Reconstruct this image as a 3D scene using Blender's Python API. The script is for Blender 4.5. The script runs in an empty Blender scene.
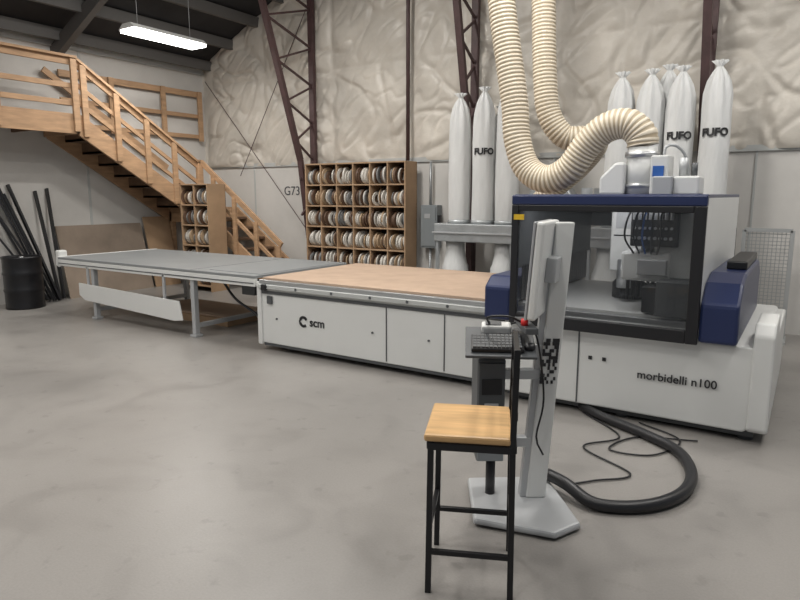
import bpy, bmesh, math, random
from mathutils import Vector, Matrix, noise
random.seed(7)
PI=math.pi
col=bpy.context.scene.collection
# ------------------------------------------------------------------ materials
def mat(name,c,rough=.5,metal=0,n=0.0,nscale=6,bump=0.0,bscale=40,emit=0,alpha=1,trans=0,c2=None,stretch=(1,1,1)):
    m=bpy.data.materials.new(name);m.use_nodes=True
    nt=m.node_tree;b=nt.nodes['Principled BSDF']
    b.inputs['Base Color'].default_value=(*c,1);b.inputs['Roughness'].default_value=rough
    b.inputs['Metallic'].default_value=metal
    if trans:b.inputs['Transmission Weight'].default_value=trans
    if alpha<1:b.inputs['Alpha'].default_value=alpha
    if emit:
        b.inputs['Emission Color'].default_value=(*c,1);b.inputs['Emission Strength'].default_value=emit
    if n or bump:
        tc=nt.nodes.new('ShaderNodeTexCoord');mp=nt.nodes.new('ShaderNodeMapping')
        mp.inputs['Scale'].default_value=stretch
        nt.links.new(tc.outputs['Object'],mp.inputs[0])
    if n:
        t=nt.nodes.new('ShaderNodeTexNoise');t.inputs['Scale'].default_value=nscale;t.inputs['Detail'].default_value=6
        t.inputs['Roughness'].default_value=.6
        nt.links.new(mp.outputs[0],t.inputs[0])
        r=nt.nodes.new('ShaderNodeValToRGB')
        r.color_ramp.elements[0].position=.3;r.color_ramp.elements[1].position=.7
        k2=c2 if c2 else tuple(x*(1-n) for x in c)
        r.color_ramp.elements[0].color=(*k2,1);r.color_ramp.elements[1].color=(*[min(1,x*(1+n*.35)) for x in c],1)
        nt.links.new(t.outputs[0],r.inputs[0]);nt.links.new(r.outputs[0],b.inputs['Base Color'])
    if bump:
        t2=nt.nodes.new('ShaderNodeTexNoise');t2.inputs['Scale'].default_value=bscale;t2.inputs['Detail'].default_value=5
        nt.links.new(mp.outputs[0],t2.inputs[0])
        bp=nt.nodes.new('ShaderNodeBump');bp.inputs['Strength'].default_value=bump;bp.inputs['Distance'].default_value=.03
        nt.links.new(t2.outputs[0],bp.inputs['Height']);nt.links.new(bp.outputs[0],b.inputs['Normal'])
    return m
def concrete():
    m=mat('concrete',(.23,.22,.21),.45);nt=m.node_tree;b=nt.nodes['Principled BSDF'];L=nt.links
    tc=nt.nodes.new('ShaderNodeTexCoord')
    def nz(sc,det,lo,hi,c0,c1,dist=0):
        t=nt.nodes.new('ShaderNodeTexNoise');t.inputs['Scale'].default_value=sc;t.inputs['Detail'].default_value=det;t.inputs['Distortion'].default_value=dist
        L.new(tc.outputs['Object'],t.inputs[0])
        r=nt.nodes.new('ShaderNodeValToRGB');r.color_ramp.elements[0].position=lo;r.color_ramp.elements[1].position=hi
        r.color_ramp.elements[0].color=(c0,c0,c0,1);r.color_ramp.elements[1].color=(c1,c1,c1,1)
        L.new(t.outputs[0],r.inputs[0]);return t,r
    def mul(a,bb):
        x=nt.nodes.new('ShaderNodeMixRGB');x.blend_type='MULTIPLY';x.inputs[0].default_value=1
        L.new(a,x.inputs[1]);L.new(bb,x.inputs[2]);return x.outputs[0]
    t1,r1=nz(.45,6,.34,.66,.82,1.05,.5)
    t2,r2=nz(2.4,10,.34,.50,.90,1.0,1.0)
    t3,r3=nz(9,5,.62,.70,1.0,.86,.0)
    t4,r4=nz(90,3,.3,.7,.94,1.03)
    base=nt.nodes.new('ShaderNodeRGB');base.outputs[0].default_value=(.262,.247,.232,1)
    o=mul(mul(mul(mul(base.outputs[0],r1.outputs[0]),r2.outputs[0]),r3.outputs[0]),r4.outputs[0])
    L.new(o,b.inputs['Base Color'])
    rr=nt.nodes.new('ShaderNodeMapRange');rr.inputs['To Min'].default_value=.24;rr.inputs['To Max'].default_value=.46
    L.new(t2.outputs[0],rr.inputs[0]);L.new(rr.outputs[0],b.inputs['Roughness'])
    bp=nt.nodes.new('ShaderNodeBump');bp.inputs['Strength'].default_value=.05;bp.inputs['Distance'].default_value=.01
    L.new(t4.outputs[0],bp.inputs['Height']);L.new(bp.outputs[0],b.inputs['Normal'])
    return m
M=dict(
 floor=concrete(),
 vinyl=mat('insulation_vinyl',(.61,.565,.50),.42,n=.20,nscale=1.4,bump=.7,bscale=4.2),
 wall=mat('painted_wall',(.61,.59,.56),.6,n=.10,nscale=1.5,bump=.05,bscale=12),
 lwall=mat('drywall',(.58,.56,.53),.7,n=.12,nscale=1.2,bump=.05,bscale=10),
 roof=mat('roof_dark',(.035,.034,.036),.8,n=.3,nscale=2),
 purlin=mat('purlin',(.11,.105,.10),.6),
 steel=mat('red_oxide_steel',(.075,.040,.040),.55,n=.3,nscale=8),
 white=mat('machine_white',(.66,.665,.65),.35,n=.03,nscale=3),
 white2=mat('machine_white_dark',(.46,.47,.46),.4),
 lgrey=mat('light_grey_metal',(.42,.43,.44),.4,metal=.2),
 alu=mat('aluminium',(.5,.51,.52),.35,metal=.8),
 dgrey=mat('dark_grey',(.075,.08,.085),.45),
 black=mat('black_plastic',(.012,.012,.014),.4),
 blackm=mat('black_metal',(.014,.014,.016),.35,metal=.3),
 navy=mat('navy',(.016,.026,.085),.35),
 mdf=mat('mdf_spoilboard',(.44,.32,.235),.75,n=.14,nscale=4),
 table=mat('grey_laminate',(.225,.235,.24),.45,n=.1,nscale=2),
 lumber=mat('lumber',(.45,.28,.16),.65,n=.3,nscale=3,stretch=(1,1,6)),
 lumber2=mat('lumber_dark',(.18,.105,.06),.7,n=.35,nscale=4),
 ply=mat('plywood',(.40,.265,.16),.65,n=.2,nscale=3),
 ply2=mat('plywood_grey',(.28,.22,.17),.7,n=.25,nscale=2),
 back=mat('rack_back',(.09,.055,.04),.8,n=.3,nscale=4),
 seat=mat('seat_pine',(.60,.37,.165),.4,n=.35,nscale=2.5,stretch=(1,9,1)),
 cream=mat('hose_cream',(.74,.66,.53),.45,n=.08,nscale=5),
 creamd=mat('hose_valley',(.44,.36,.25),.5),  # darker cream on the valley faces of the corrugation
 bag=mat('filter_bag',(.66,.665,.66),.7,n=.10,nscale=3,bump=.35,bscale=7,stretch=(3,3,.6)),
 galv=mat('galvanized',(.42,.44,.45),.4,metal=.5,n=.2,nscale=6),
 ebox=mat('electrical_grey',(.22,.24,.25),.5),
 glass=mat('window_acrylic',(.06,.065,.07),.03,alpha=.26),
 lamp=mat('lamp_diffuser',(1,.98,.94),.5,emit=9),
 fillm=mat('fill_glow',(1,1,1),.5,emit=3),  # glow of the strip added inside the hood
 red=mat('red_button',(.6,.02,.02),.4),
 yellow=mat('yellow_label',(.65,.42,.02),.5),
 blue=mat('blue_label',(.02,.10,.36),.5),
 ink=mat('ink',(.02,.02,.022),.6),
 screen=mat('screen',(.24,.205,.175),.2),  # tan-grey base colour stands in for the room reflected in the screen
 rollw=mat('edgeband_white',(.60,.57,.52),.5),
 rollb=mat('edgeband_brown',(.12,.07,.045),.5),
 rollt=mat('edgeband_tan',(.38,.27,.17),.5),
 rollg=mat('edgeband_grey',(.2,.2,.2),.5),
 wire=mat('wire_mesh',(.40,.41,.41),.4,metal=.3),
)
# ------------------------------------------------------------------ grouping helpers
class G:
    def __init__(s,name,loc,rz=None):
        s.o=bpy.data.objects.new(name,None);s.o.empty_display_size=.1
        s.o.location=loc;s.local=rz is not None
        if s.local:s.o.rotation_euler=(0,0,rz)
        col.objects.link(s.o);s.loc=Vector(loc)
    def add(s,ob):
        ob.parent=s.o
        if not s.local:ob.matrix_parent_inverse=Matrix.Translation(-s.loc)
        return ob
def mk(name,verts,faces,m,g=None,smooth=False,bevel=0,seg=2):
    me=bpy.data.meshes.new(name);me.from_pydata([tuple(v) for v in verts],[],faces);me.update()
    bm=bmesh.new();bm.from_mesh(me);bmesh.ops.recalc_face_normals(bm,faces=bm.faces);bm.to_mesh(me);bm.free()
    ob=bpy.data.objects.new(name,me);col.objects.link(ob)
    for mm in (m if isinstance(m,list) else [m]):me.materials.append(mm)
    if smooth:
        for p in me.polygons:p.use_smooth=True
    if bevel:
        b=ob.modifiers.new('bev','BEVEL');b.width=bevel;b.segments=seg;b.limit_method='ANGLE'
    if g:g.add(ob)
    return ob
def boxv(x0,x1,y0,y1,z0,z1):
    return [(x0,y0,z0),(x1,y0,z0),(x1,y1,z0),(x0,y1,z0),(x0,y0,z1),(x1,y0,z1),(x1,y1,z1),(x0,y1,z1)],[(0,1,2,3),(4,5,6,7),(0,1,5,4),(1,2,6,5),(2,3,7,6),(3,0,4,7)]
def box(name,g,x0,x1,y0,y1,z0,z1,m,bevel=.004):
    v,f=boxv(x0,x1,y0,y1,z0,z1)
    return mk(name,v,f,m,g,bevel=min(bevel,.3*min(x1-x0,y1-y0,z1-z0)))
class Soup:
    def __init__(s):s.v=[];s.f=[];s.mi=[]
    def add(s,v,f,mi=0):
        o=len(s.v);s.v+=list(v);s.f+=[tuple(i+o for i in q) for q in f];s.mi+=[mi]*len(f)
    def box(s,x0,x1,y0,y1,z0,z1,mi=0):s.add(*boxv(x0,x1,y0,y1,z0,z1),mi)
    def beam(s,a,b,w,h,mi=0):
        a=Vector(a);b=Vector(b);d=(b-a).normalized()
        up=Vector((0,0,1)) if abs(d.z)<.95 else Vector((0,1,0))
        r=d.cross(up).normalized()*w/2;u=r.cross(d).normalized()*h/2
        v=[a-r-u,a+r-u,a+r+u,a-r+u,b-r-u,b+r-u,b+r+u,b-r+u]
        s.add(v,[(0,1,2,3),(4,5,6,7),(0,1,5,4),(1,2,6,5),(2,3,7,6),(3,0,4,7)],mi)
    def cyl(s,a,b,r,n=12,mi=0,r2=None):
        a=Vector(a);b=Vector(b);d=(b-a).normalized();r2=r if r2 is None else r2
        up=Vector((0,0,1)) if abs(d.z)<.95 else Vector((1,0,0))
        e=d.cross(up).normalized();k=e.cross(d)
        v=[a+(e*math.cos(i*2*PI/n)+k*math.sin(i*2*PI/n))*r for i in range(n)]+[b+(e*math.cos(i*2*PI/n)+k*math.sin(i*2*PI/n))*r2 for i in range(n)]
        f=[(i,(i+1)%n,n+(i+1)%n,n+i) for i in range(n)]+[tuple(range(n)),tuple(range(n,2*n))]
        s.add(v,f,mi)
    def make(s,name,m,g=None,bevel=0,smooth=False):
        ob=mk(name,s.v,s.f,m,g,bevel=bevel,smooth=smooth)
        for p,i in zip(ob.data.polygons,s.mi):p.material_index=i
        return ob
def rod(name,g,a,b,r,m,n=16,r2=None):
    s=Soup();s.cyl(a,b,r,n,0,r2);ob=s.make(name,m,g)
    for p in ob.data.polygons:
        if len(p.vertices)==4:p.use_smooth=True
    return ob
def lathe(name,g,c,prof,m,n=32,fold=None):
    v=[];f=[]
    for j,(r,z) in enumerate(prof):
        for i in range(n):
            a=i*2*PI/n;rr=r*(1+(fold(a,j) if fold else 0))
            v.append((c[0]+rr*math.cos(a),c[1]+rr*math.sin(a),c[2]+z))
    for j in range(len(prof)-1):
        for i in range(n):f.append((j*n+i,j*n+(i+1)%n,(j+1)*n+(i+1)%n,(j+1)*n+i))
    f.append(tuple(range(n)));f.append(tuple(range((len(prof)-1)*n,len(prof)*n)))
    return mk(name,v,f,m,g,smooth=True)
def catmull(P,step=.02):
    P=[Vector(p) for p in P];P=[P[0]*2-P[1]]+P+[P[-1]*2-P[-2]];out=[]
    for i in range(1,len(P)-2):
        n=max(2,int((P[i+1]-P[i]).length/step))
        for k in range(n):
            t=k/n;a,b,c,d=P[i-1:i+3]
            out.append(.5*((2*b)+(c-a)*t+(2*a-5*b+4*c-d)*t*t+(3*b-a-3*c+d)*t**3))
    out.append(P[-2]);return out
def sweep(name,g,pts,r,m,n=14,step=.03,corr=0,smooth=True):
    S=catmull(pts,step);v=[];f=[];mi=[];up=Vector((0.3,1,.1)).normalized()
    if corr:
        T=[S[0]];acc=0
        for p,q in zip(S,S[1:]):
            L=(q-p).length;t=0
            while acc+(L-t)>=step*.5:
                t+=step*.5-acc;acc=0;T.append(p.lerp(q,t/L))
            acc+=L-t
        S=T
    for j,p in enumerate(S):
        d=(S[min(j+1,len(S)-1)]-S[max(j-1,0)]).normalized()
        e=d.cross(up)
        e.normalize();up=e.cross(d).normalized()
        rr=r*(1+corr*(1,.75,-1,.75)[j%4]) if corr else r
        for i in range(n):
            a=i*2*PI/n;v.append(p+(e*math.cos(a)+up*math.sin(a))*rr)
    for j in range(len(S)-1):
        for i in range(n):
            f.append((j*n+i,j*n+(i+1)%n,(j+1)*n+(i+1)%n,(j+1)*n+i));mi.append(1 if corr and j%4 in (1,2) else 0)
    f.append(tuple(range(n)));f.append(tuple(range((len(S)-1)*n,len(S)*n)));mi+=[0,0]
    ob=mk(name,v,f,m,g,smooth=smooth)
    if corr:
        for p,i in zip(ob.data.polygons,mi):p.material_index=i
    return ob
def text(name,g,s,size,loc,m,rot=(PI/2,0,0),cyl=None,ext=.0015,off=0):
    cu=bpy.data.curves.new(name,'FONT');cu.body=s;cu.size=size;cu.extrude=ext;cu.align_x='CENTER' if cyl else 'LEFT';cu.offset=off
    o=bpy.data.objects.new(name+'_tmp',cu);col.objects.link(o)
    bpy.context.view_layer.update()
    me=bpy.data.meshes.new_from_object(o.evaluated_get(bpy.context.evaluated_depsgraph_get()))
    bpy.data.objects.remove(o)
    ob=bpy.data.objects.new(name,me);col.objects.link(ob)
    me.materials.clear();me.materials.append(m)
    if cyl:
        cx,cy,cz,R,a0=cyl
        for v in me.vertices:
            a=a0+v.co.x/R;r=R+.004+v.co.z
            v.co=Vector((cx+r*math.cos(a),cy+r*math.sin(a),cz+v.co.y))
    else:
        ob.location=loc;ob.rotation_euler=rot
    if g:g.add(ob)
    return ob
def prism_x(name,g,poly,x0,x1,m,bevel=0):
    n=len(poly);v=[(x0,y,z) for y,z in poly]+[(x1,y,z) for y,z in poly]
    f=[tuple(range(n)),tuple(range(n,2*n))]+[(i,(i+1)%n,n+(i+1)%n,n+i) for i in range(n)]
    return mk(name,v,f,m,g,bevel=bevel)
def prism_y(name,g,poly,y0,y1,m,bevel=0):
    n=len(poly);v=[(x,y0,z) for x,z in poly]+[(x,y1,z) for x,z in poly]
    f=[tuple(range(n)),tuple(range(n,2*n))]+[(i,(i+1)%n,n+(i+1)%n,n+i) for i in range(n)]
    return mk(name,v,f,m,g,bevel=bevel)
# ------------------------------------------------------------------ room shell
XL=-9.95;YB=8.5;XR=4.5;YF=-4
def zroof(x):return min(6.6,3.95+(x-XL)*.49)
box('floor',None,XL-.2,XR,YF,YB+.2,-.1,0,M['floor'],0)
v,f=[],[]
nx,nz=520,170
def ridge(p):return 1-abs(noise.noise(p))*2
for j in range(nz+1):
    for i in range(nx+1):
        x=XL+(XR-XL)*i/nx;z=2.12+(zroof(x)-2.12)*j/nz
        seam=abs(((x+9.9)/1.55)%1-.5)*2;sz=abs(((z-2.12)/1.5)%1-.5)*2
        bul=(1-seam**10)*(1-.6*sz**14)
        dx=noise.noise(Vector((x*1.1,z*1.1,11)))*.9
        cr=max(0,ridge(Vector((x*1.3+z*.75+dx,z*1.1-x*.4,2)))-.66)**1.3*.17 + max(0,ridge(Vector((x*3.1-z*1.9,z*2.3+dx,5)))-.66)**1.3*.10
        sag=noise.noise(Vector((x*.7,z*1.1,3)))*.06
        fine=noise.noise(Vector((x*6,z*5,1)))*.009+noise.noise(Vector((x*2.6+z,z*2.2-x,8)))*.028
        v.append((x,YB-.045-bul*(.05+sag-cr)-fine,z))
for j in range(nz):
    for i in range(nx):
        a=j*(nx+1)+i;f.append((a,a+1,a+nx+2,a+nx+1))
gw=G('wall_back',(XL,YB,0))
mk('insulation',v,f,M['vinyl'],gw,smooth=True)
box('panel',gw,XL,XR,YB-.02,YB+.1,0,2.15,M['wall'],0)
mk('sheathing',[(XL,YB+.1,2.1),(XR,YB+.1,2.1),(XR,YB+.1,6.6),(-4.5,YB+.1,6.6),(XL,YB+.1,3.95)],[(0,1,2,3,4)],M['wall'],gw)
s=Soup()
for x in [-8.7,-6.2,-3.0,-.6,.6,1.9]:s.box(x-.012,x+.012,YB-.035,YB-.02,0,2.12)
s.box(XL,XR,YB-.05,YB-.02,2.1,2.17)
s.make('panel_battens',M['white2'],gw)
text('chalk_marks',gw,'G73',.22,(-7.98,YB-.026,1.60),M['dgrey'])
gl=G('wall_left',(XL,0,0))
box('drywall',gl,XL-.12,XL,YF,YB+.1,0,3.95,M['lwall'],0)
s=Soup()
for y in [1.2,3.6,6.0]:s.box(XL,XL+.006,y-.02,y+.02,0,3.9)
s.box(XL,XL+.05,YF,YB-.1,3.83,3.93)
s.make('seams',M['white2'],gl)
gc=G('ceiling',(0,0,5))
mk('roof_sheet',[(XL-.12,YF,3.9),(-4.54,YF,6.6),(XR,YF,6.6),(XR,YB+.1,6.6),(-4.54,YB+.1,6.6),(XL-.12,YB+.1,3.9)],[(0,1,4,5),(1,2,3,4)],M['roof'],gc)
s=Soup()
for i in range(9):
    x=XL+.25+i*.62;z=zroof(x)-.09;s.box(x-.035,x+.035,YF,YB,z-.1,z+.07)
for y in [0,2.9,5.6]:
    s.beam((XL,y,3.72),(-4.6,y,6.32),.1,.2)
s.make('purlins',M['purlin'],gc)
# ------------------------------------------------------------------ truss columns
def column(x,y_in0,z0,y_in1,z1,zt):
    g=G('truss_column',(x,YB-.15,0))
    s=Soup();yo=YB-.16
    s.box(x-.05,x+.05,yo-.035,yo+.035,0,zt)
    k=(y_in1-y_in0)/(z1-z0);yi=lambda z:y_in0+k*(z-z0)
    zb=z0-1.6
    s.beam((x,yo-.06,max(.0,zb-.4)),(x,yi(z0),z0),.09,.06)
    s.beam((x,yi(z0),z0),(x,yi(zt),zt),.09,.07)
    z=z0-.9;sd=0
    while z<zt-.3:
        a=(x,yo,z) if sd else (x,yi(max(z,z0)),z);b=(x,yi(max(z+.3,z0)),z+.3) if sd else (x,yo,z+.3)
        s.beam(a,b,.03,.03);z+=.3;sd=1-sd
    s.make('steelwork',M['steel'],g)
column(-7.15,8.0,2.17,7.24,4.46,5.2)
column(-4.16,8.22,2.2,7.75,4.2,6.4)
column(-1.15,8.22,2.2,7.75,4.2,6.4)
rod('conduit_pipe',None,(-5.26,YB-.18,2.12),(-5.26,YB-.18,6.2),.03,M['steel'])
g=G('cable_brace',(-8,8.36,3));s=Soup()
s.cyl((-8.95,8.36,1.95),(-7.25,8.34,4.6),.007,6);s.cyl((-9.8,8.36,3.7),(-7.25,8.34,.9),.007,6)
s.make('rods',M['steel'],g)
# ------------------------------------------------------------------ mezzanine + stairs
g=G('wooden_staircase',(-9.4,6.4,0))
W=M['lumber'];xo=-9.0;xi=-9.9
s=Soup()
s.box(xo-.04,xo,1.5,5.35,2.47,2.75);s.box(xi,xo,5.31,5.35,2.47,2.75)
s.box(xi,xo-.04,1.5,5.31,2.71,2.75)
for y in [1.9+.42*i for i in range(8)]:s.box(xi,xo-.04,y,y+.04,2.5,2.71,1)
for y in (1.9,3.1,4.2,5.27):s.box(xo,xo+.04,y,y+.09,2.5,3.5)
for z0,z1 in ((3.42,3.51),(3.1,3.17),(2.86,2.93)):s.box(xo-.035,xo+.0,1.5,5.35,z0,z1)
s.box(xo-.05,xo+.06,1.5,5.36,3.51,3.545)
y0,z0,y1,z1=5.35,2.75,7.45,1.38
k=(z1-z0)/(y1-y0);n=8
for x in (xo-.04,xi):
    s.add([(x,y0,z0+.02),(x+.04,y0,z0+.02),(x+.04,y0,z0-.3),(x,y0,z0-.3),(x,y1,z1+.05),(x+.04,y1,z1+.05),(x+.04,y1,z1-.25),(x,y1,z1-.25)],
      [(0,1,2,3),(4,5,6,7),(0,1,5,4),(1,2,6,5),(2,3,7,6),(3,0,4,7)])
for i in range(n):
    yy=y0+(y1-y0)*i/n;zz=z0+(z1-z0)*(i+1)/(n+0)
    s.box(xi+.04,xo-.04,yy,yy+.29,zz-.0,zz+.04,1);s.box(xi+.04,xo-.04,yy,yy+.02,zz,zz+.17,1)
for dz,h in ((.71,.09),(.42,.06),(.18,.06)):
    s.beam((xo-.015,y0,z0+dz),(xo-.015,y1,z1+dz),.035,h)
s.beam((xo,y0,z0+.77),(xo,y1,z1+.77),.09,.035)
for i in range(5):
    yy=y0+.1+(y1-y0-.1)*i/4;zz=z0+k*(yy-y0);s.box(xo,xo+.04,yy-.045,yy+.045,zz-.25,zz+.75)
s.beam((xi+.06,y0,z0+.71),(xi+.06,y1,z1+.71),.035,.09)
s.box(xi,xo,7.45,8.3,1.3,1.38);s.box(xo-.04,xo,7.45,8.3,1.12,1.3);s.box(xi,xo,7.45,7.49,1.12,1.3)
for (x,y) in ((xo-.09,7.45),(xi,7.45),(xo-.09,8.21),(xi,8.21)):s.box(x,x+.09,y,y+.09,0,1.3)
s.box(xo-.045,xo+.045,7.42,7.51,1.1,2.2)
x0,x1=-8.98,-7.2;zt=1.38;n=8
for y in (7.5,8.26):
    s.add([(x0,y,zt),(x0,y+.04,zt),(x0,y+.04,zt-.28),(x0,y,zt-.28),(x1,y,.12),(x1,y+.04,.12),(x1+-.12,y+.04,.0),(x1-.12,y,.0)],
      [(0,1,2,3),(4,5,6,7),(0,1,5,4),(1,2,6,5),(2,3,7,6),(3,0,4,7)])
for i in range(n-1):
    xx=x0+(x1-x0)*i/n;zz=zt*(1-(i+1)/n);s.box(xx,xx+.26,7.54,8.26,zz-.04,zz,1)
s.beam((x0,7.5,zt+.78),(x1+.05,7.5,.8),.04,.09)
s.beam((x0,7.5,zt+.4),(x1+.05,7.5,.42),.04,.06)
for i in range(4):
    xx=x0+.3+(x1-x0-.3)*i/3;zz=zt*(1-(xx-x0)/(x1-x0));s.box(xx-.04,xx+.04,7.46,7.5,max(0,zz-.2),zz+.78)
for z0_,z1_ in ((3.4,3.5),(3.02,3.09),(2.65,2.72)):s.box(xi,xi+.04,5.6,8.3,z0_,z1_)
for y in (6.4,7.4,8.2):s.box(xi+.04,xi+.08,y,y+.09,2.6,3.5)
s.make('carpentry',[W,M['lumber2']],g,bevel=.003)
def lean(name,y0,y1,h,m,off=.0,xw=-9.93):
    g=G(name,(xw,(y0+y1)/2,0))
    mk('sheet',[(xw+.30+off,y0,0),(xw+.32+off,y0,0),(xw+.32+off,y1,0),(xw+.30+off,y1,0),(xw+.03,y0,h),(xw+.05,y0,h),(xw+.05,y1,h),(xw+.03,y1,h)],
       [(0,1,2,3),(4,5,6,7),(0,1,5,4),(1,2,6,5),(2,3,7,6),(3,0,4,7)],m,g)
lean('plywood_sheet',5.35,6.85,1.12,M['ply2'])
lean('plywood_sheet',6.9,7.42,1.22,M['ply'])
# ------------------------------------------------------------------ roll racks
def rings(s,x0,x1,yc,zb,R,fill=.95):
    x=x0
    while x<x1-.02:
        w=random.choice([.018,.022,.026,.036]);
        if random.random()<fill:
            r=R*random.uniform(.78,1.0);ri=r*.6;n=22;mi=random.choices([0,1,2,3],[6,4,3,2])[0]
            t=random.uniform(-.10,.10);tw=random.uniform(-.22,.22);c=Vector((x+w/2,yc+random.uniform(-.03,.03),zb+r))
            v=[]
            for (dx,rr) in ((-w/2,r),(w/2,r),(w/2,ri),(-w/2,ri)):
                for i in range(n):
                    a=i*2*PI/n;yy=math.cos(a)*rr;zz=math.sin(a)*rr
                    v.append(c+Vector((dx+zz*t*.5+yy*tw,yy,zz)))
            f=[]
            for q in range(4):
                for i in range(n):f.append((q*n+i,q*n+(i+1)%n,((q+1)%4)*n+(i+1)%n,((q+1)%4)*n+i))
            s.add(v,f,mi)
        x+=w+random.uniform(.006,.022)
def rack(name,x0,x1,y0,y1,h,rows,div,R):
    g=G(name,((x0+x1)/2,(y0+y1)/2,0));s=Soup();t=.022
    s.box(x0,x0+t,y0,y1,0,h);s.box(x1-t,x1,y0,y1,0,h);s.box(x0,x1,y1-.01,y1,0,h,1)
    p=(h-.1)/rows
    for j in range(rows+1):s.box(x0+t,x1-t,y0,y1-.01,.08+j*p-.0,.08+j*p+t)
    for k in range(1,div):
        x=x0+(x1-x0)*k/div;s.box(x-t/2,x+t/2,y0+.002,y1-.01,.08,h-.02)
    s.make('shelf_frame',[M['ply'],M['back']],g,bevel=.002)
    r=Soup()
    for j in range(rows):
        for k in range(div):
            a=x0+(x1-x0)*k/div+t;b=x0+(x1-x0)*(k+1)/div-t
            rings(r,a,b,y0+R*.95,.08+j*p+t,min(R,(p-t)/2*.88),.93)
    r.make('edgeband_rolls',[M['rollw'],M['rollb'],M['rollt'],M['rollg']],g)
    return g
rack('edgeband_roll_rack',-7.06,-5.1,8.0,8.33,2.1,6,6,.145)
rack('edgeband_roll_cabinet',-8.97,-8.28,7.0,7.38,1.78,5,2,.155)
# ------------------------------------------------------------------ drum and black strips
dc=(-9.42,4.58,0)
g=G('steel_drum',dc)
R_=.25
pr=[(.0,0),(R_,0),(R_+.005,.02),(R_,.04)]
for zc in (.26,.50):pr+=[(R_,zc-.03),(R_+.012,zc),(R_,zc+.03)]
pr+=[(R_,.70),(R_+.008,.72),(R_+.008,.74),(R_-.01,.74),(R_-.01,.72),(.0,.72)]
lathe('shell',g,dc,pr,M['blackm'])
rod('bung',g,(dc[0]+.12,dc[1]-.06,.72),(dc[0]+.12,dc[1]-.06,.745),.03,M['alu'])
g=G('black_extrusions',(-9.7,5.1,0));s=Soup()
for i,(yb,yt,zt) in enumerate([(5.02,4.35,1.72),(5.06,4.48,1.82),(5.10,4.60,1.7),(5.14,4.66,1.62),(5.18,5.10,1.66),(5.23,5.28,1.7),(5.0,4.2,1.5),(5.08,4.40,1.6),(5.04,4.55,1.78),(5.12,4.72,1.75)]):
    s.beam((-9.68+.02*i,yb,.02),(-9.9,yt,zt),.06,.03)
s.make('bars',M['black'],g)
# ------------------------------------------------------------------ electrical box
g=G('electrical_box',(-4.85,8.4,1.1))
box('enclosure',g,-5.03,-4.74,8.32,8.47,.8,1.45,M['ebox'],.006)
box('door',g,-5.01,-4.76,8.305,8.32,.83,1.42,M['ebox'],.004)
box('nameplate',g,-4.95,-4.85,8.300,8.306,1.25,1.32,M['lgrey'],.001)
box('switch_handle',g,-4.74,-4.70,8.34,8.4,1.15,1.3,M['black'],.004)
rod('conduit',g,(-4.9,8.4,1.45),(-4.9,8.4,2.1),.02,M['galv'])
rod('conduit_low',g,(-4.9,8.4,.0),(-4.9,8.4,.8),.02,M['galv'])
# ------------------------------------------------------------------ dust collectors
def bagprof(z0,zt,R):
    L=zt-z0
    return [(R*.96,0),(R,.04),(R*1.02,L*.2),(R*.99,L*.4),(R*1.0,L*.6),(R*.97,L*.72),(R*.90,L*.81),(R*.70,L*.885),(R*.42,L*.935),(R*.22,L*.96),(R*.18,L*.970),(R*.48,L)]
def collector(xs,R,zts,x0,x1,lg):
    g=G('dust_collector',((x0+x1)/2,7.78,0))
    for i,(x,y) in enumerate(xs):
        zt=zts[i];ph=random.random()*6
        lathe('filter_bag_%d'%(i+1),g,(x,y,1.24),bagprof(1.24,zt,R),M['bag'],56,
              fold=lambda a,j,ph=ph:(.008+.035*max(0,j-4))*math.sin(a*8+ph)+(.03 if 0<j<9 else 0)*math.sin(a*2+j*1.3+ph)+.012*math.sin(a*5+j*2+ph))
        rod('band_clamp_%d'%(i+1),g,(x,y,1.22),(x,y,1.27),R*1.04,M['galv'],32)
        if lg[i]:text('bag_logo_%d'%(i+1),g,'FUFO',.11,None,M['ink'],cyl=(x,y,lg[i],R*1.06,math.atan2(-y,-x)),off=.005)
    box('plenum',g,x0,x1,7.5,8.06,.98,1.22,M['galv'],.01)
    box('plenum_flange',g,x0-.02,x1+.02,7.48,8.08,1.09,1.11,M['lgrey'],.002)
    k=max(2,int((x1-x0)/.42))
    for i in range(k):
        x=x0+.22+(x1-x0-.44)*i/(k-1)
        lathe('collection_bin_%d'%(i+1),g,(x,7.72,.04),[(.17,0),(.18,.02),(.18,.6),(.16,.64),(.13,.8),(.13,.94)],M['bag'],28)
    s=Soup()
    for x in (x0+.02,x1-.06):
        for y in (7.52,8.0):s.box(x,x+.04,y,y+.04,0,.98)
    s.make('legs',M['galv'],g)
    return g
collector([(-4.04,7.70),(-3.69,7.70),(-3.35,7.70),(-3.55,7.93)],.148,[2.92,2.97,3.0,2.75],-4.32,-3.15,[0,2.12,0,0])
collector([(-1.96,7.70),(-1.64,7.70),(-1.32,7.70),(-.96,7.70),(-1.5,7.93)],.152,[2.98,2.98,2.98,3.0,3.05],-2.25,-.75,[0,0,2.2,2.22,0])
g=G('extractor_fan',(-2.75,7.8,0))
rod('volute',g,(-2.75,7.6,1.5),(-2.75,7.9,1.5),.28,M['galv'],40)
rod('inlet',g,(-2.75,7.3,1.5),(-2.75,7.6,1.5),.13,M['galv'],32)
rod('motor',g,(-2.75,7.9,1.5),(-2.75,8.15,1.5),.13,M['ebox'],32)
box('stand',g,-3.0,-2.5,7.5,8.05,0,1.22,M['galv'],.01)
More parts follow.
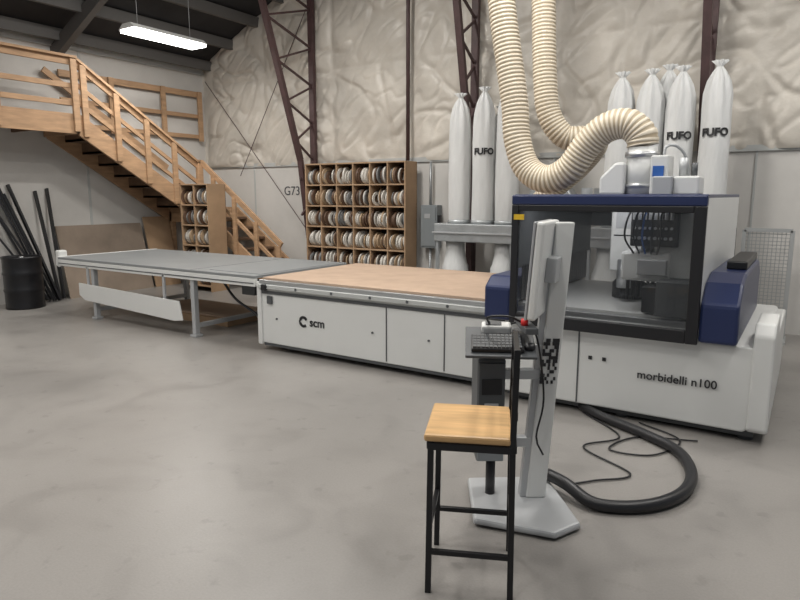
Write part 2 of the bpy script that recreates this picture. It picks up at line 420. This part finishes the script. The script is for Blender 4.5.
# ------------------------------------------------------------------ extraction hoses
hc=[M['cream'],M['creamd']]
g=G('extraction_hose',(-2.3,5.6,2.5))
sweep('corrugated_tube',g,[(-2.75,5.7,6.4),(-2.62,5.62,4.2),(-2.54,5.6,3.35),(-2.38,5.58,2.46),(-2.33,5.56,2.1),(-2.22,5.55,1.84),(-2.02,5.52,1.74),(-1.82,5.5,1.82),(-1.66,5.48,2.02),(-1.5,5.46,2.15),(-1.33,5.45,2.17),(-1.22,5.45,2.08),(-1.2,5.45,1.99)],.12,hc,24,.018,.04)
g=G('extraction_hose',(-2.3,6.3,2.5))
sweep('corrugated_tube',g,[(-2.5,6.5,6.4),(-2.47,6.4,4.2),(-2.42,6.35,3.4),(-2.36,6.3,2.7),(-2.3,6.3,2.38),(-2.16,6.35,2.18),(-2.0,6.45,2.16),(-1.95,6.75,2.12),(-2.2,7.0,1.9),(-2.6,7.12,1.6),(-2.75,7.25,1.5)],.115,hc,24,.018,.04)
# ------------------------------------------------------------------ outfeed table
g=G('outfeed_table',(-6.6,5.3,0))
box('tabletop',g,-8.5,-4.78,4.6,6.15,.745,.775,M['table'],.004)
box('front_rail',g,-8.5,-4.78,4.6,4.64,.66,.745,M['white'],.004)
box('front_rail_groove',g,-8.48,-4.8,4.594,4.6,.69,.70,M['dgrey'],0)
box('rear_rail',g,-8.5,-4.78,6.1,6.15,.66,.745,M['white'],.004)
box('left_rail',g,-8.52,-8.48,4.6,6.15,.64,.78,M['white'],.006)
box('corner_cap',g,-8.6,-8.5,4.62,4.74,.64,.86,M['white'],.02)
for i,x in enumerate((-7.75,-5.8)):
    for k,y in enumerate((4.62,6.05)):
        box('leg_%d'%(i*2+k+1),g,x-.03,x+.03,y,y+.06,.03,.68,M['lgrey'],.004)
        box('foot_%d'%(i*2+k+1),g,x-.05,x+.05,y-.02,y+.08,0,.03,M['lgrey'],.004)
    box('crossbar_%d'%(i+1),g,x-.025,x+.025,4.65,6.08,.1,.15,M['lgrey'],.003)
prism_y('side_panel',g,[(-8.02,.46),(-6.0,.40),(-5.95,.18),(-6.1,.16),(-7.9,.24),(-8.02,.30)],4.585,4.60,M['white'],.003)
for i,x in enumerate((-7.85,-6.3)):box('panel_bracket_%d'%(i+1),g,x,x+.04,4.6,4.62,.35,.68,M['lgrey'],.002)
s=Soup()
for x in (-6.9,-6.2,-5.3):s.box(x,x+.05,4.64,6.1,.66,.74)
s.make('cross_members',M['dgrey'],g)
box('tabletop_joint',g,-5.80,-5.79,4.61,6.14,.775,.7765,M['dgrey'],0)
box('inner_top',g,-5.6,-4.82,4.72,6.1,.775,.780,M['table'],.001)
sweep('drive_cable',g,[(-5.5,4.8,.66),(-5.35,4.85,.45),(-5.1,4.9,.3),(-4.9,4.9,.15),(-4.80,4.9,.1)],.015,M['black'],8)
box('junction_box',g,-5.3,-5.1,4.9,5.1,.5,.66,M['dgrey'],.005)
g=G('plywood_stack',(-6.7,5.8,0))
box('sheets',g,-7.6,-5.9,5.2,6.0,0,.09,M['ply'],.003)
box('top_sheet',g,-7.5,-5.95,5.25,5.98,.09,.11,M['mdf'],.003)
# ------------------------------------------------------------------ CNC router
g=G('cnc_router',(-2.4,5.4,0))
Wt=M['white']
box('bed_body',g,-4.72,-1.9,4.62,6.25,.08,.66,Wt,.01)
box('bed_rail',g,-4.72,-.55,4.58,4.66,.655,.70,M['white2'],.006)
box('bed_edge',g,-4.72,-.6,4.6,6.3,.70,.742,M['alu'],.004)
box('spoilboard',g,-4.70,-1.9,4.64,6.26,.742,.765,M['mdf'],.003)
box('vacuum_table',g,-1.9,-.7,4.64,6.26,.742,.765,Wt,.003)
box('rail_slot',g,-4.7,-1.9,4.612,4.622,.60,.63,M['dgrey'],.001)
for i,x in enumerate((-3.15,-2.55)):box('panel_seam_%d'%(i+1),g,x,x+.008,4.612,4.622,.1,.6,M['dgrey'],.0)
box('lower_trim',g,-4.70,-1.9,4.63,4.66,.05,.1,M['dgrey'],.003)
box('end_plate',g,-4.76,-4.70,4.6,6.28,.06,.72,Wt,.01)
box('corner_stop',g,-4.66,-4.6,4.56,4.6,.64,.70,M['black'],.004)
box('limit_switch',g,-4.62,-4.55,4.60,4.62,.50,.58,M['dgrey'],.004)
for i,x in enumerate((-4.45,-3.8,-3.15,-2.5)):
    rod('levelling_foot_%d'%(i+1),g,(x,4.8,0),(x,4.8,.08),.05,M['dgrey'],20)
    rod('levelling_foot_r%d'%(i+1),g,(x,6.1,0),(x,6.1,.08),.05,M['dgrey'],20)
s=Soup()
for x in (-4.6,-4.2,-3.75,-3.3,-2.9,-2.5,-2.1):s.cyl((x,4.575,.68),(x,4.60,.68),.014,10)
for x in (-4.5,-3.3,-2.7,-2.2):s.cyl((x,4.608,.35),(x,4.625,.35),.01,8)
s.make('bolts',M['dgrey'],g)
text('logo_text',g,'scm',.12,(-4.06,4.615,.325),M['ink'],off=.002)
s=Soup()
for i in range(15):
    a0=.5+i*.33;a1=a0+.34;s.beam((-4.14+.045*math.cos(a0),4.616,.36+.045*math.sin(a0)),(-4.14+.045*math.cos(a1),4.616,.36+.045*math.sin(a1)),.006,.026)
s.make('logo_ring',M['ink'],g)
prism_y('base_cabinet',g,[(-1.95,.07),(-.26,.07),(-.2,.12),(-.18,.62),(-.2,.64),(-1.95,.64)],4.5,6.4,Wt,.012)
prism_x('end_cover',g,[(4.48,.10),(4.48,.72),(4.53,.80),(4.95,.80),(5.05,.66),(6.35,.62),(6.4,.58),(6.4,.08),(4.5,.08)],-.24,-.12,Wt,.02)
box('cabinet_split',g,-1.36,-1.35,4.494,4.502,.08,.62,M['dgrey'],0)
box('cabinet_skirt',g,-1.93,-.2,4.55,6.35,.03,.08,M['dgrey'],.003)
text('model_text',g,'morbidelli n100',.080,(-.935,4.49,.335),M['ink'],off=.001)
for i,x in enumerate((-1.8,-1.05,-.25)):
    rod('cabinet_foot_%d'%(i+1),g,(x,4.62,0),(x,4.62,.07),.05,M['dgrey'],20)
    rod('cabinet_foot_r%d'%(i+1),g,(x,6.25,0),(x,6.25,.07),.05,M['dgrey'],20)
s=Soup()
for x in (-1.28,-1.18):s.box(x,x+.025,4.492,4.5,.42,.445)
s.make('warning_labels',M['black'],g)
prism_x('pod_right',g,[(4.44,.645),(4.44,.90),(4.60,1.03),(4.80,1.08),(5.9,1.08),(6.1,.98),(6.1,.645)],-.56,-.33,M['navy'],.02)
box('pod_right_cap',g,-.48,-.35,5.0,5.9,1.08,1.14,M['black'],.01)
prism_x('pod_left',g,[(4.44,.645),(4.44,.90),(4.55,.98),(6.2,.98),(6.3,.9),(6.3,.77),(4.62,.77),(4.6,.645)],-2.10,-1.88,M['navy'],.02)
x0,x1,yf,yb=-1.88,-.56,4.42,6.4
s=Soup()
s.box(x0,x0+.055,yf,yf+.035,.63,1.53);s.box(x1-.075,x1,yf,yf+.035,.63,1.53)
s.box(x0+.055,x1-.075,yf,yf+.035,.63,.72);s.box(x0+.055,x1-.075,yf,yf+.035,1.485,1.53)
s.make('window_frame',M['black'],g,bevel=.006)
box('window_pane',g,x0+.05,x1-.07,yf+.012,yf+.018,.71,1.49,M['glass'],0)
box('hood_navy_trim',g,x0,x1,yf-.005,yf+.06,1.53,1.60,M['navy'],.01)
box('hood_top',g,x0,x1,yf+.04,yb,1.575,1.605,M['navy'],.008)
box('hood_side_right',g,x1-.02,x1,yf+.035,yb,.78,1.585,Wt,.006)
box('hood_side_left',g,x0,x0+.02,yf+.05,yb,1.05,1.58,M['dgrey'],.004)
box('hood_rear_header',g,x0,x1,yb-.02,yb,1.30,1.58,M['dgrey'],.004)
s=Soup()
for i in range(26):
    y=4.6+i*.065;s.box(x0+.022,x0+.027,y,y+.058,.79,1.06)
for i in range(20):
    x=x0+.03+i*.065
    if i>7:s.box(x,x+.058,yb-.012,yb-.008,.80,1.31)
s.make('strip_curtain',M['black'],g)
box('yellow_sticker',g,x0+.02,x0+.10,yf-.004,yf,1.42,1.46,M['yellow'],0)
# gantry interior
box('gantry_beam',g,-.92,-.60,4.72,6.3,1.02,1.48,M['white2'],.01)
box('beam_rail_upper',g,-.95,-.92,4.75,6.28,1.38,1.42,M['alu'],.003)
box('beam_rail_lower',g,-.95,-.92,4.75,6.28,1.10,1.14,M['alu'],.003)
box('gantry_post',g,-.92,-.60,6.1,6.35,.64,1.02,M['dgrey'],.01)
box('gantry_post_front',g,-.86,-.60,4.55,4.75,.77,1.02,M['dgrey'],.01)
box('carriage',g,-1.06,-.95,4.95,5.7,1.02,1.52,M['dgrey'],.01)
box('head_housing',g,-1.34,-1.08,5.15,5.5,1.0,1.575,Wt,.015)
box('head_seam',g,-1.31,-1.11,5.145,5.15,1.28,1.29,M['black'],0)
box('head_panel',g,-1.30,-1.12,5.143,5.15,1.34,1.50,M['lgrey'],.002)
box('spindle_cover',g,-1.14,-.80,4.70,5.04,.99,1.20,Wt,.02)
box('spindle_cover_step',g,-1.02,-.82,4.66,4.72,1.04,1.15,M['lgrey'],.008)
box('spindle_block',g,-1.08,-.76,4.68,5.06,1.24,1.50,M['black'],.01)
rod('spindle',g,(-1.2,5.1,.88),(-1.2,5.1,1.1),.06,M['alu'],24)
rod('tool_holder',g,(-1.2,5.1,.80),(-1.2,5.1,.88),.028,M['blackm'],20,)
s=Soup()
for i in range(8):
    s.cyl((-1.10+.035*i,4.78,.86),(-1.10+.035*i,4.78,1.0),.012,8)
    s.cyl((-1.05+.035*i,4.66,1.43),(-1.05+.035*i,4.66,1.49),.012,8,1)
    s.cyl((-1.05+.035*i,4.66,1.30),(-1.05+.035*i,4.68,1.30),.012,8,1)
    s.cyl((-1.05+.035*i,4.66,1.37),(-1.05+.035*i,4.68,1.37),.010,8,1)
s.make('drill_spindles',[M['blackm'],M['alu']],g)
box('side_tool_block',g,-.96,-.68,4.60,4.84,.78,.97,M['black'],.01)
lathe('dust_shoe',g,(-1.22,5.35,.79),[(.13,0),(.13,.10),(.10,.13),(.07,.21)],M['black'],28)
s=Soup()
for i in range(40):
    a=i*2*PI/40;s.cyl((-1.22+.125*math.cos(a),5.35+.125*math.sin(a),.767),(-1.22+.125*math.cos(a),5.35+.125*math.sin(a),.8),.006,5)
s.make('dust_shoe_brush',M['black'],g)
box('cable_chain',g,-.85,-.68,4.8,6.0,1.48,1.56,M['black'],.01)
for k in range(5):
    sweep('air_hose_%d'%(k+1),g,[(-1.0+.04*k,4.95,1.54),(-1.06+.05*k,4.62,1.50),(-1.10+.06*k,4.60,1.32),(-1.05+.04*k,4.68,1.19)],.007,M['black'] if k!=2 else M['blue'],8)
box('hood_fill_strip',g,-1.7,-1.3,4.62,4.68,1.545,1.565,M['fillm'],.002)  # added glowing strip under the hood top, not a known lamp
ld=bpy.data.lights.new('hood_fill','AREA');ld.shape='RECTANGLE';ld.size=.9;ld.size_y=.08;ld.energy=7  # added fill light so the parts inside the hood are visible
lo=bpy.data.objects.new('hood_fill',ld);lo.location=(-1.3,4.65,1.54);lo.rotation_euler=(math.radians(35),0,0);col.objects.link(lo);g.add(lo)
# machinery above the hood
box('z_axis_tower',g,-1.08,-.95,5.2,5.42,1.6,1.90,Wt,.012)
box('z_axis_motor',g,-1.04,-.90,5.10,5.30,1.6,1.74,M['lgrey'],.01)
prism_y('suction_shroud',g,[(-1.50,1.6),(-1.30,1.6),(-1.30,1.86),(-1.38,1.86),(-1.50,1.74)],5.32,5.58,Wt,.02)
rod('suction_pipe',g,(-1.2,5.45,1.6),(-1.2,5.45,1.98),.115,Wt,32)
rod('suction_clamp',g,(-1.2,5.45,1.9),(-1.2,5.45,1.94),.133,M['alu'],32)
rod('suction_clamp_low',g,(-1.2,5.45,1.66),(-1.2,5.45,1.69),.13,M['alu'],32)
box('blue_plate',g,-1.06,-.98,5.185,5.20,1.74,1.82,M['blue'],.002)
box('valve_box',g,-.90,-.72,5.15,5.4,1.6,1.74,Wt,.015)
rod('valve_cylinder',g,(-.86,5.3,1.74),(-.86,5.3,1.88),.03,M['lgrey'],20)
rod('valve_cylinder_2',g,(-.78,5.3,1.74),(-.78,5.3,1.84),.022,M['dgrey'],20)
sweep('tower_cable',g,[(-1.0,5.3,1.88),(-1.0,5.3,1.96),(-.94,5.35,1.98),(-.86,5.4,1.88),(-.82,5.42,1.6)],.012,M['lgrey'],8)
s=Soup();s.cyl((-1.65,5.5,1.6),(-1.65,5.5,1.66),.05,16);s.box(-1.66,-1.42,5.75,6.0,1.6,1.66)
s.make('roof_fittings',M['white2'],g)
# ------------------------------------------------------------------ wire mesh partition
g=G('wire_mesh_panel',(-.4,8.0,0));s=Soup()
X0,X1,Z1=-.62,-.16,1.22
for x in (X0,X1):s.box(x-.02,x+.02,7.98,8.02,0,Z1)
for z in (.05,Z1):s.box(X0,X1,7.98,8.02,z-.02,z+.02)
k=X0+.04
while k<X1:s.box(k-.004,k+.004,7.997,8.003,.05,Z1);k+=.04
k=.1
while k<Z1:s.box(X0,X1,7.997,8.003,k-.004,k+.004);k+=.04
for x in (X0,X1):s.box(x-.03,x+.03,7.8,8.2,0,.03)
s.make('mesh_frame',M['wire'],g)
# ------------------------------------------------------------------ operator console (local frame)
rz=math.radians(33)
g=G('operator_console',(-1.15,2.92,0),rz)
def prismT(name,pb,pt,zb,zt,m,bevel):
    n=len(pb);v=[(x,y,zb) for x,y in pb]+[(x,y,zt) for x,y in pt]
    return mk(name,v,[tuple(range(n)),tuple(range(n,2*n))]+[(i,(i+1)%n,n+(i+1)%n,n+i) for i in range(n)],m,g,bevel=bevel)
prismT('base_plate',[(-.27,-.22),(.10,-.36),(.25,-.26),(.2,.26),(-.25,.24)],[(-.265,-.215),(.10,-.353),(.242,-.257),(.195,.255),(-.245,.235)],.012,.045,M['lgrey'],.012)
for i,(x,y) in enumerate(((-.2,-.16),(.13,-.24),(.16,.17),(-.2,.17))):rod('glide_%d'%(i+1),g,(x,y,0),(x,y,.014),.02,M['black'])
prismT('post',[(.03,-.01),(.13,-.01),(.13,.07),(.03,.07)],[(.135,.0),(.225,.0),(.225,.05),(.135,.05)],.045,1.47,M['white'],.008)
prismT('post_inner',[(.0,.0),(.035,.0),(.035,.06),(.0,.06)],[(.105,.01),(.14,.01),(.14,.04),(.105,.04)],.045,1.45,M['lgrey'],.004)
ang=math.radians(24)
def mon(name,x0,x1,y0,y1,z0,z1,m,bevel=.004):
    ob=box(name,g,x0,x1,y0,y1,z0,z1,m,bevel);ob.location=(.055,-.02,1.25);ob.rotation_euler=(0,math.radians(4),-ang);return ob
mon('monitor_shell',0,.04,-.19,.19,-.23,.23,M['white'],.012)
mon('monitor_bezel',-.012,0,-.19,.19,-.23,.23,M['lgrey'],.004)
mon('monitor_screen',-.014,-.012,-.172,.172,-.205,.205,M['screen'],0)
mon('monitor_mount',.04,.09,-.06,.06,-.06,.06,M['lgrey'],.004)
ob=rod('emergency_stop',g,(0,0,0),(0,0,.03),.018,M['red']);ob.location=(-.03,-.12,.985)
box('control_bar',g,-.04,.02,-.2,.1,.955,.985,M['dgrey'],.004)
def tray(ob,z=.87):
    ob.location=(-.12,-.02,z);ob.rotation_euler=(math.radians(14),0,math.radians(-6));return ob
tray(box('keyboard_tray',g,-.18,.16,-.16,.16,0,.016,M['dgrey'],.005))
tray(box('keyboard',g,-.15,.10,-.13,.03,.018,.038,M['black'],.005))
s=Soup()
for i in range(12):
    for j in range(5):s.box(-.142+i*.0195,-.142+i*.0195+.016,-.122+j*.029,-.122+j*.029+.024,.038,.046)
tray(s.make('keys',M['dgrey'],g))
tray(lathe('mouse',g,(.13,-.08,.017),[(.02,0),(.028,.008),(.026,.022),(.012,.03),(.0,.031)],M['black'],20))
tray(box('handheld_pendant',g,-.1,.05,.06,.13,.018,.065,M['white'],.012))
tray(box('pendant_keys',g,-.08,.0,.075,.115,.065,.069,M['dgrey'],.001))
sweep('pendant_cord',g,[(-.06,.08,.95),(.0,.0,.98),(.05,-.05,.9),(.09,-.06,.6),(.06,-.06,.40),(.1,-.05,.3)],.005,M['black'],6)
sweep('pendant_coil',g,[(-.16,.08,.94),(-.19,.0,1.0),(-.1,-.08,1.02),(-.02,-.06,.98)],.006,M['black'],6)
box('computer_cabinet',g,-.24,-.10,-.05,.2,.26,.80,M['dgrey'],.012)
box('computer_front',g,-.235,-.105,-.062,-.05,.3,.78,M['dgrey'],.004)
box('computer_lower',g,-.237,-.103,-.064,-.05,.27,.45,M['ebox'],.004)
box('computer_vent',g,-.22,-.12,-.066,-.062,.62,.70,M['black'],.001)
box('computer_label',g,-.205,-.135,-.065,-.062,.56,.575,M['lgrey'],.001)
box('bracket_low',g,-.1,.05,.0,.05,.32,.37,M['lgrey'],.004)
box('bracket_mid',g,-.1,.09,.0,.05,.68,.73,M['lgrey'],.004)
box('tray_arm',g,-.05,.09,.0,.05,.80,.86,M['lgrey'],.004)
rod('cable_gland',g,(-.15,.05,.26),(-.15,.05,.045),.025,M['black'])
s=Soup()
random.seed(3)
for i in range(7):
    for j in range(13):
        if random.random()<.62:
            z=.66+j*.018;x=.078+i*.0112+(z-.66)*.070;s.box(x,x+.0110,-.0085,-.002,z,z+.017)
s.make('data_label',M['ink'],g)
# ------------------------------------------------------------------ bar stool
g=G('bar_stool',(-1.105,2.262,0),math.radians(24))
a,b=.165,.18
s=Soup();L=.024
def leg(x,y,zt):
    s.beam((x,y,0),(x*.96,y*.96,zt),L,L)
leg(-a,-b,.65);leg(-a,b,.65);leg(a,-b,.65);leg(a,b,.65)
for y in (-b,b):s.beam((a*.96,y,.64),(a+.0,y,1.03),L,L)
z=.24
s.beam((-a,-b,z-.06),(a,-b,z-.06),.02,.02);s.beam((-a,b,z-.06),(a,b,z-.06),.02,.02);s.beam((-a,-b,z+.03),(-a,b,z+.03),.02,.02);s.beam((a,-b,z+.03),(a,b,z+.03),.02,.02)
z=.63
s.beam((-a,-b,z),(a,-b,z),.02,.03);s.beam((-a,b,z),(a,b,z),.02,.03);s.beam((-a,-b,z),(-a,b,z),.02,.03);s.beam((a,-b,z),(a,b,z),.02,.03)
for t in (.32,.62,.95):
    z=.64+.39*t;s.beam((a,-b,z),(a,b,z),.02,.035)
s.make('metal_frame',M['blackm'],g,bevel=.002)
box('seat',g,-.185,.152,-.195,.195,.65,.68,M['seat'],.012)
# ------------------------------------------------------------------ floor hose and cables
g=G('floor_hose',(-.6,3.6,0))
sweep('rubber_hose',g,[(-1.5,4.75,.035),(-1.2,4.45,.035),(-.85,4.25,.035),(-.58,4.05,.035),(-.45,3.75,.035),(-.45,3.45,.035),(-.58,3.2,.035),(-.8,3.08,.035),(-.98,3.14,.075),(-1.1,3.2,.075)],.033,M['black'],14)
g=G('power_cable',(-.9,4,0))
sweep('cable_1',g,[(-1.3,4.5,.01),(-.95,4.15,.01),(-1.1,3.85,.01),(-.75,3.6,.01),(-.9,3.4,.01),(-1.0,3.28,.01)],.006,M['black'],6)
sweep('cable_2',g,[(-.9,4.5,.01),(-.6,4.3,.01),(-.7,3.95,.01),(-.95,3.9,.01),(-.85,4.2,.01),(-.5,4.35,.01)],.006,M['black'],6)
# ------------------------------------------------------------------ fluorescent fixtures
def fixture(x,y,z,zc,power):
    g=G('ceiling_light',(x,y,z))
    prism_y('housing',g,[(x-.18,z),(x-.09,z+.07),(x+.09,z+.07),(x+.18,z)],y-.63,y+.63,M['white'],.004)
    mk('diffuser',*boxv(x-.165,x+.165,y-.62,y+.62,z-.045,z-.002),M['lamp'],g,bevel=.012)
    for k in (-.45,.45):rod('hanger%d'%(k>0),g,(x,y+k,z+.06),(x,y+k,zc),.004,M['lgrey'],6)
    ld=bpy.data.lights.new('tube_light','AREA');ld.shape='RECTANGLE';ld.size=.26;ld.size_y=1.2;ld.energy=power;ld.color=(1,.97,.92)
    lo=bpy.data.objects.new('tube_light',ld);lo.location=(x,y,z-.055);col.objects.link(lo);g.add(lo)
fixture(-8.2,6.3,3.88,zroof(-8.2)-.1,40)
for (x,y,p) in ((-7,2.2,88),(-4.2,1.2,74),(-1.2,.6,54),(-5.2,5.2,115),(-2.2,4.6,110),(.9,3.2,68),(1.4,6.4,84),(-7,-1.5,65),(-3.5,-2,70)):
    fixture(x,y,5.3,min(6.55,zroof(x)-.05),p)
w=bpy.data.worlds.new('World');bpy.context.scene.world=w;w.use_nodes=True
w.node_tree.nodes['Background'].inputs[0].default_value=(.88,.93,1,1);w.node_tree.nodes['Background'].inputs[1].default_value=.22
# camera
cd=bpy.data.cameras.new('Camera');cam=bpy.data.objects.new('Camera',cd);col.objects.link(cam)
cd.sensor_width=36;cd.lens=36*630/800;cam.location=(0,0,1.6)
cam.rotation_euler=(PI/2-math.radians(9.46),0,math.radians(33))
bpy.context.scene.camera=cam
bpy.context.scene.view_settings.view_transform='Standard'
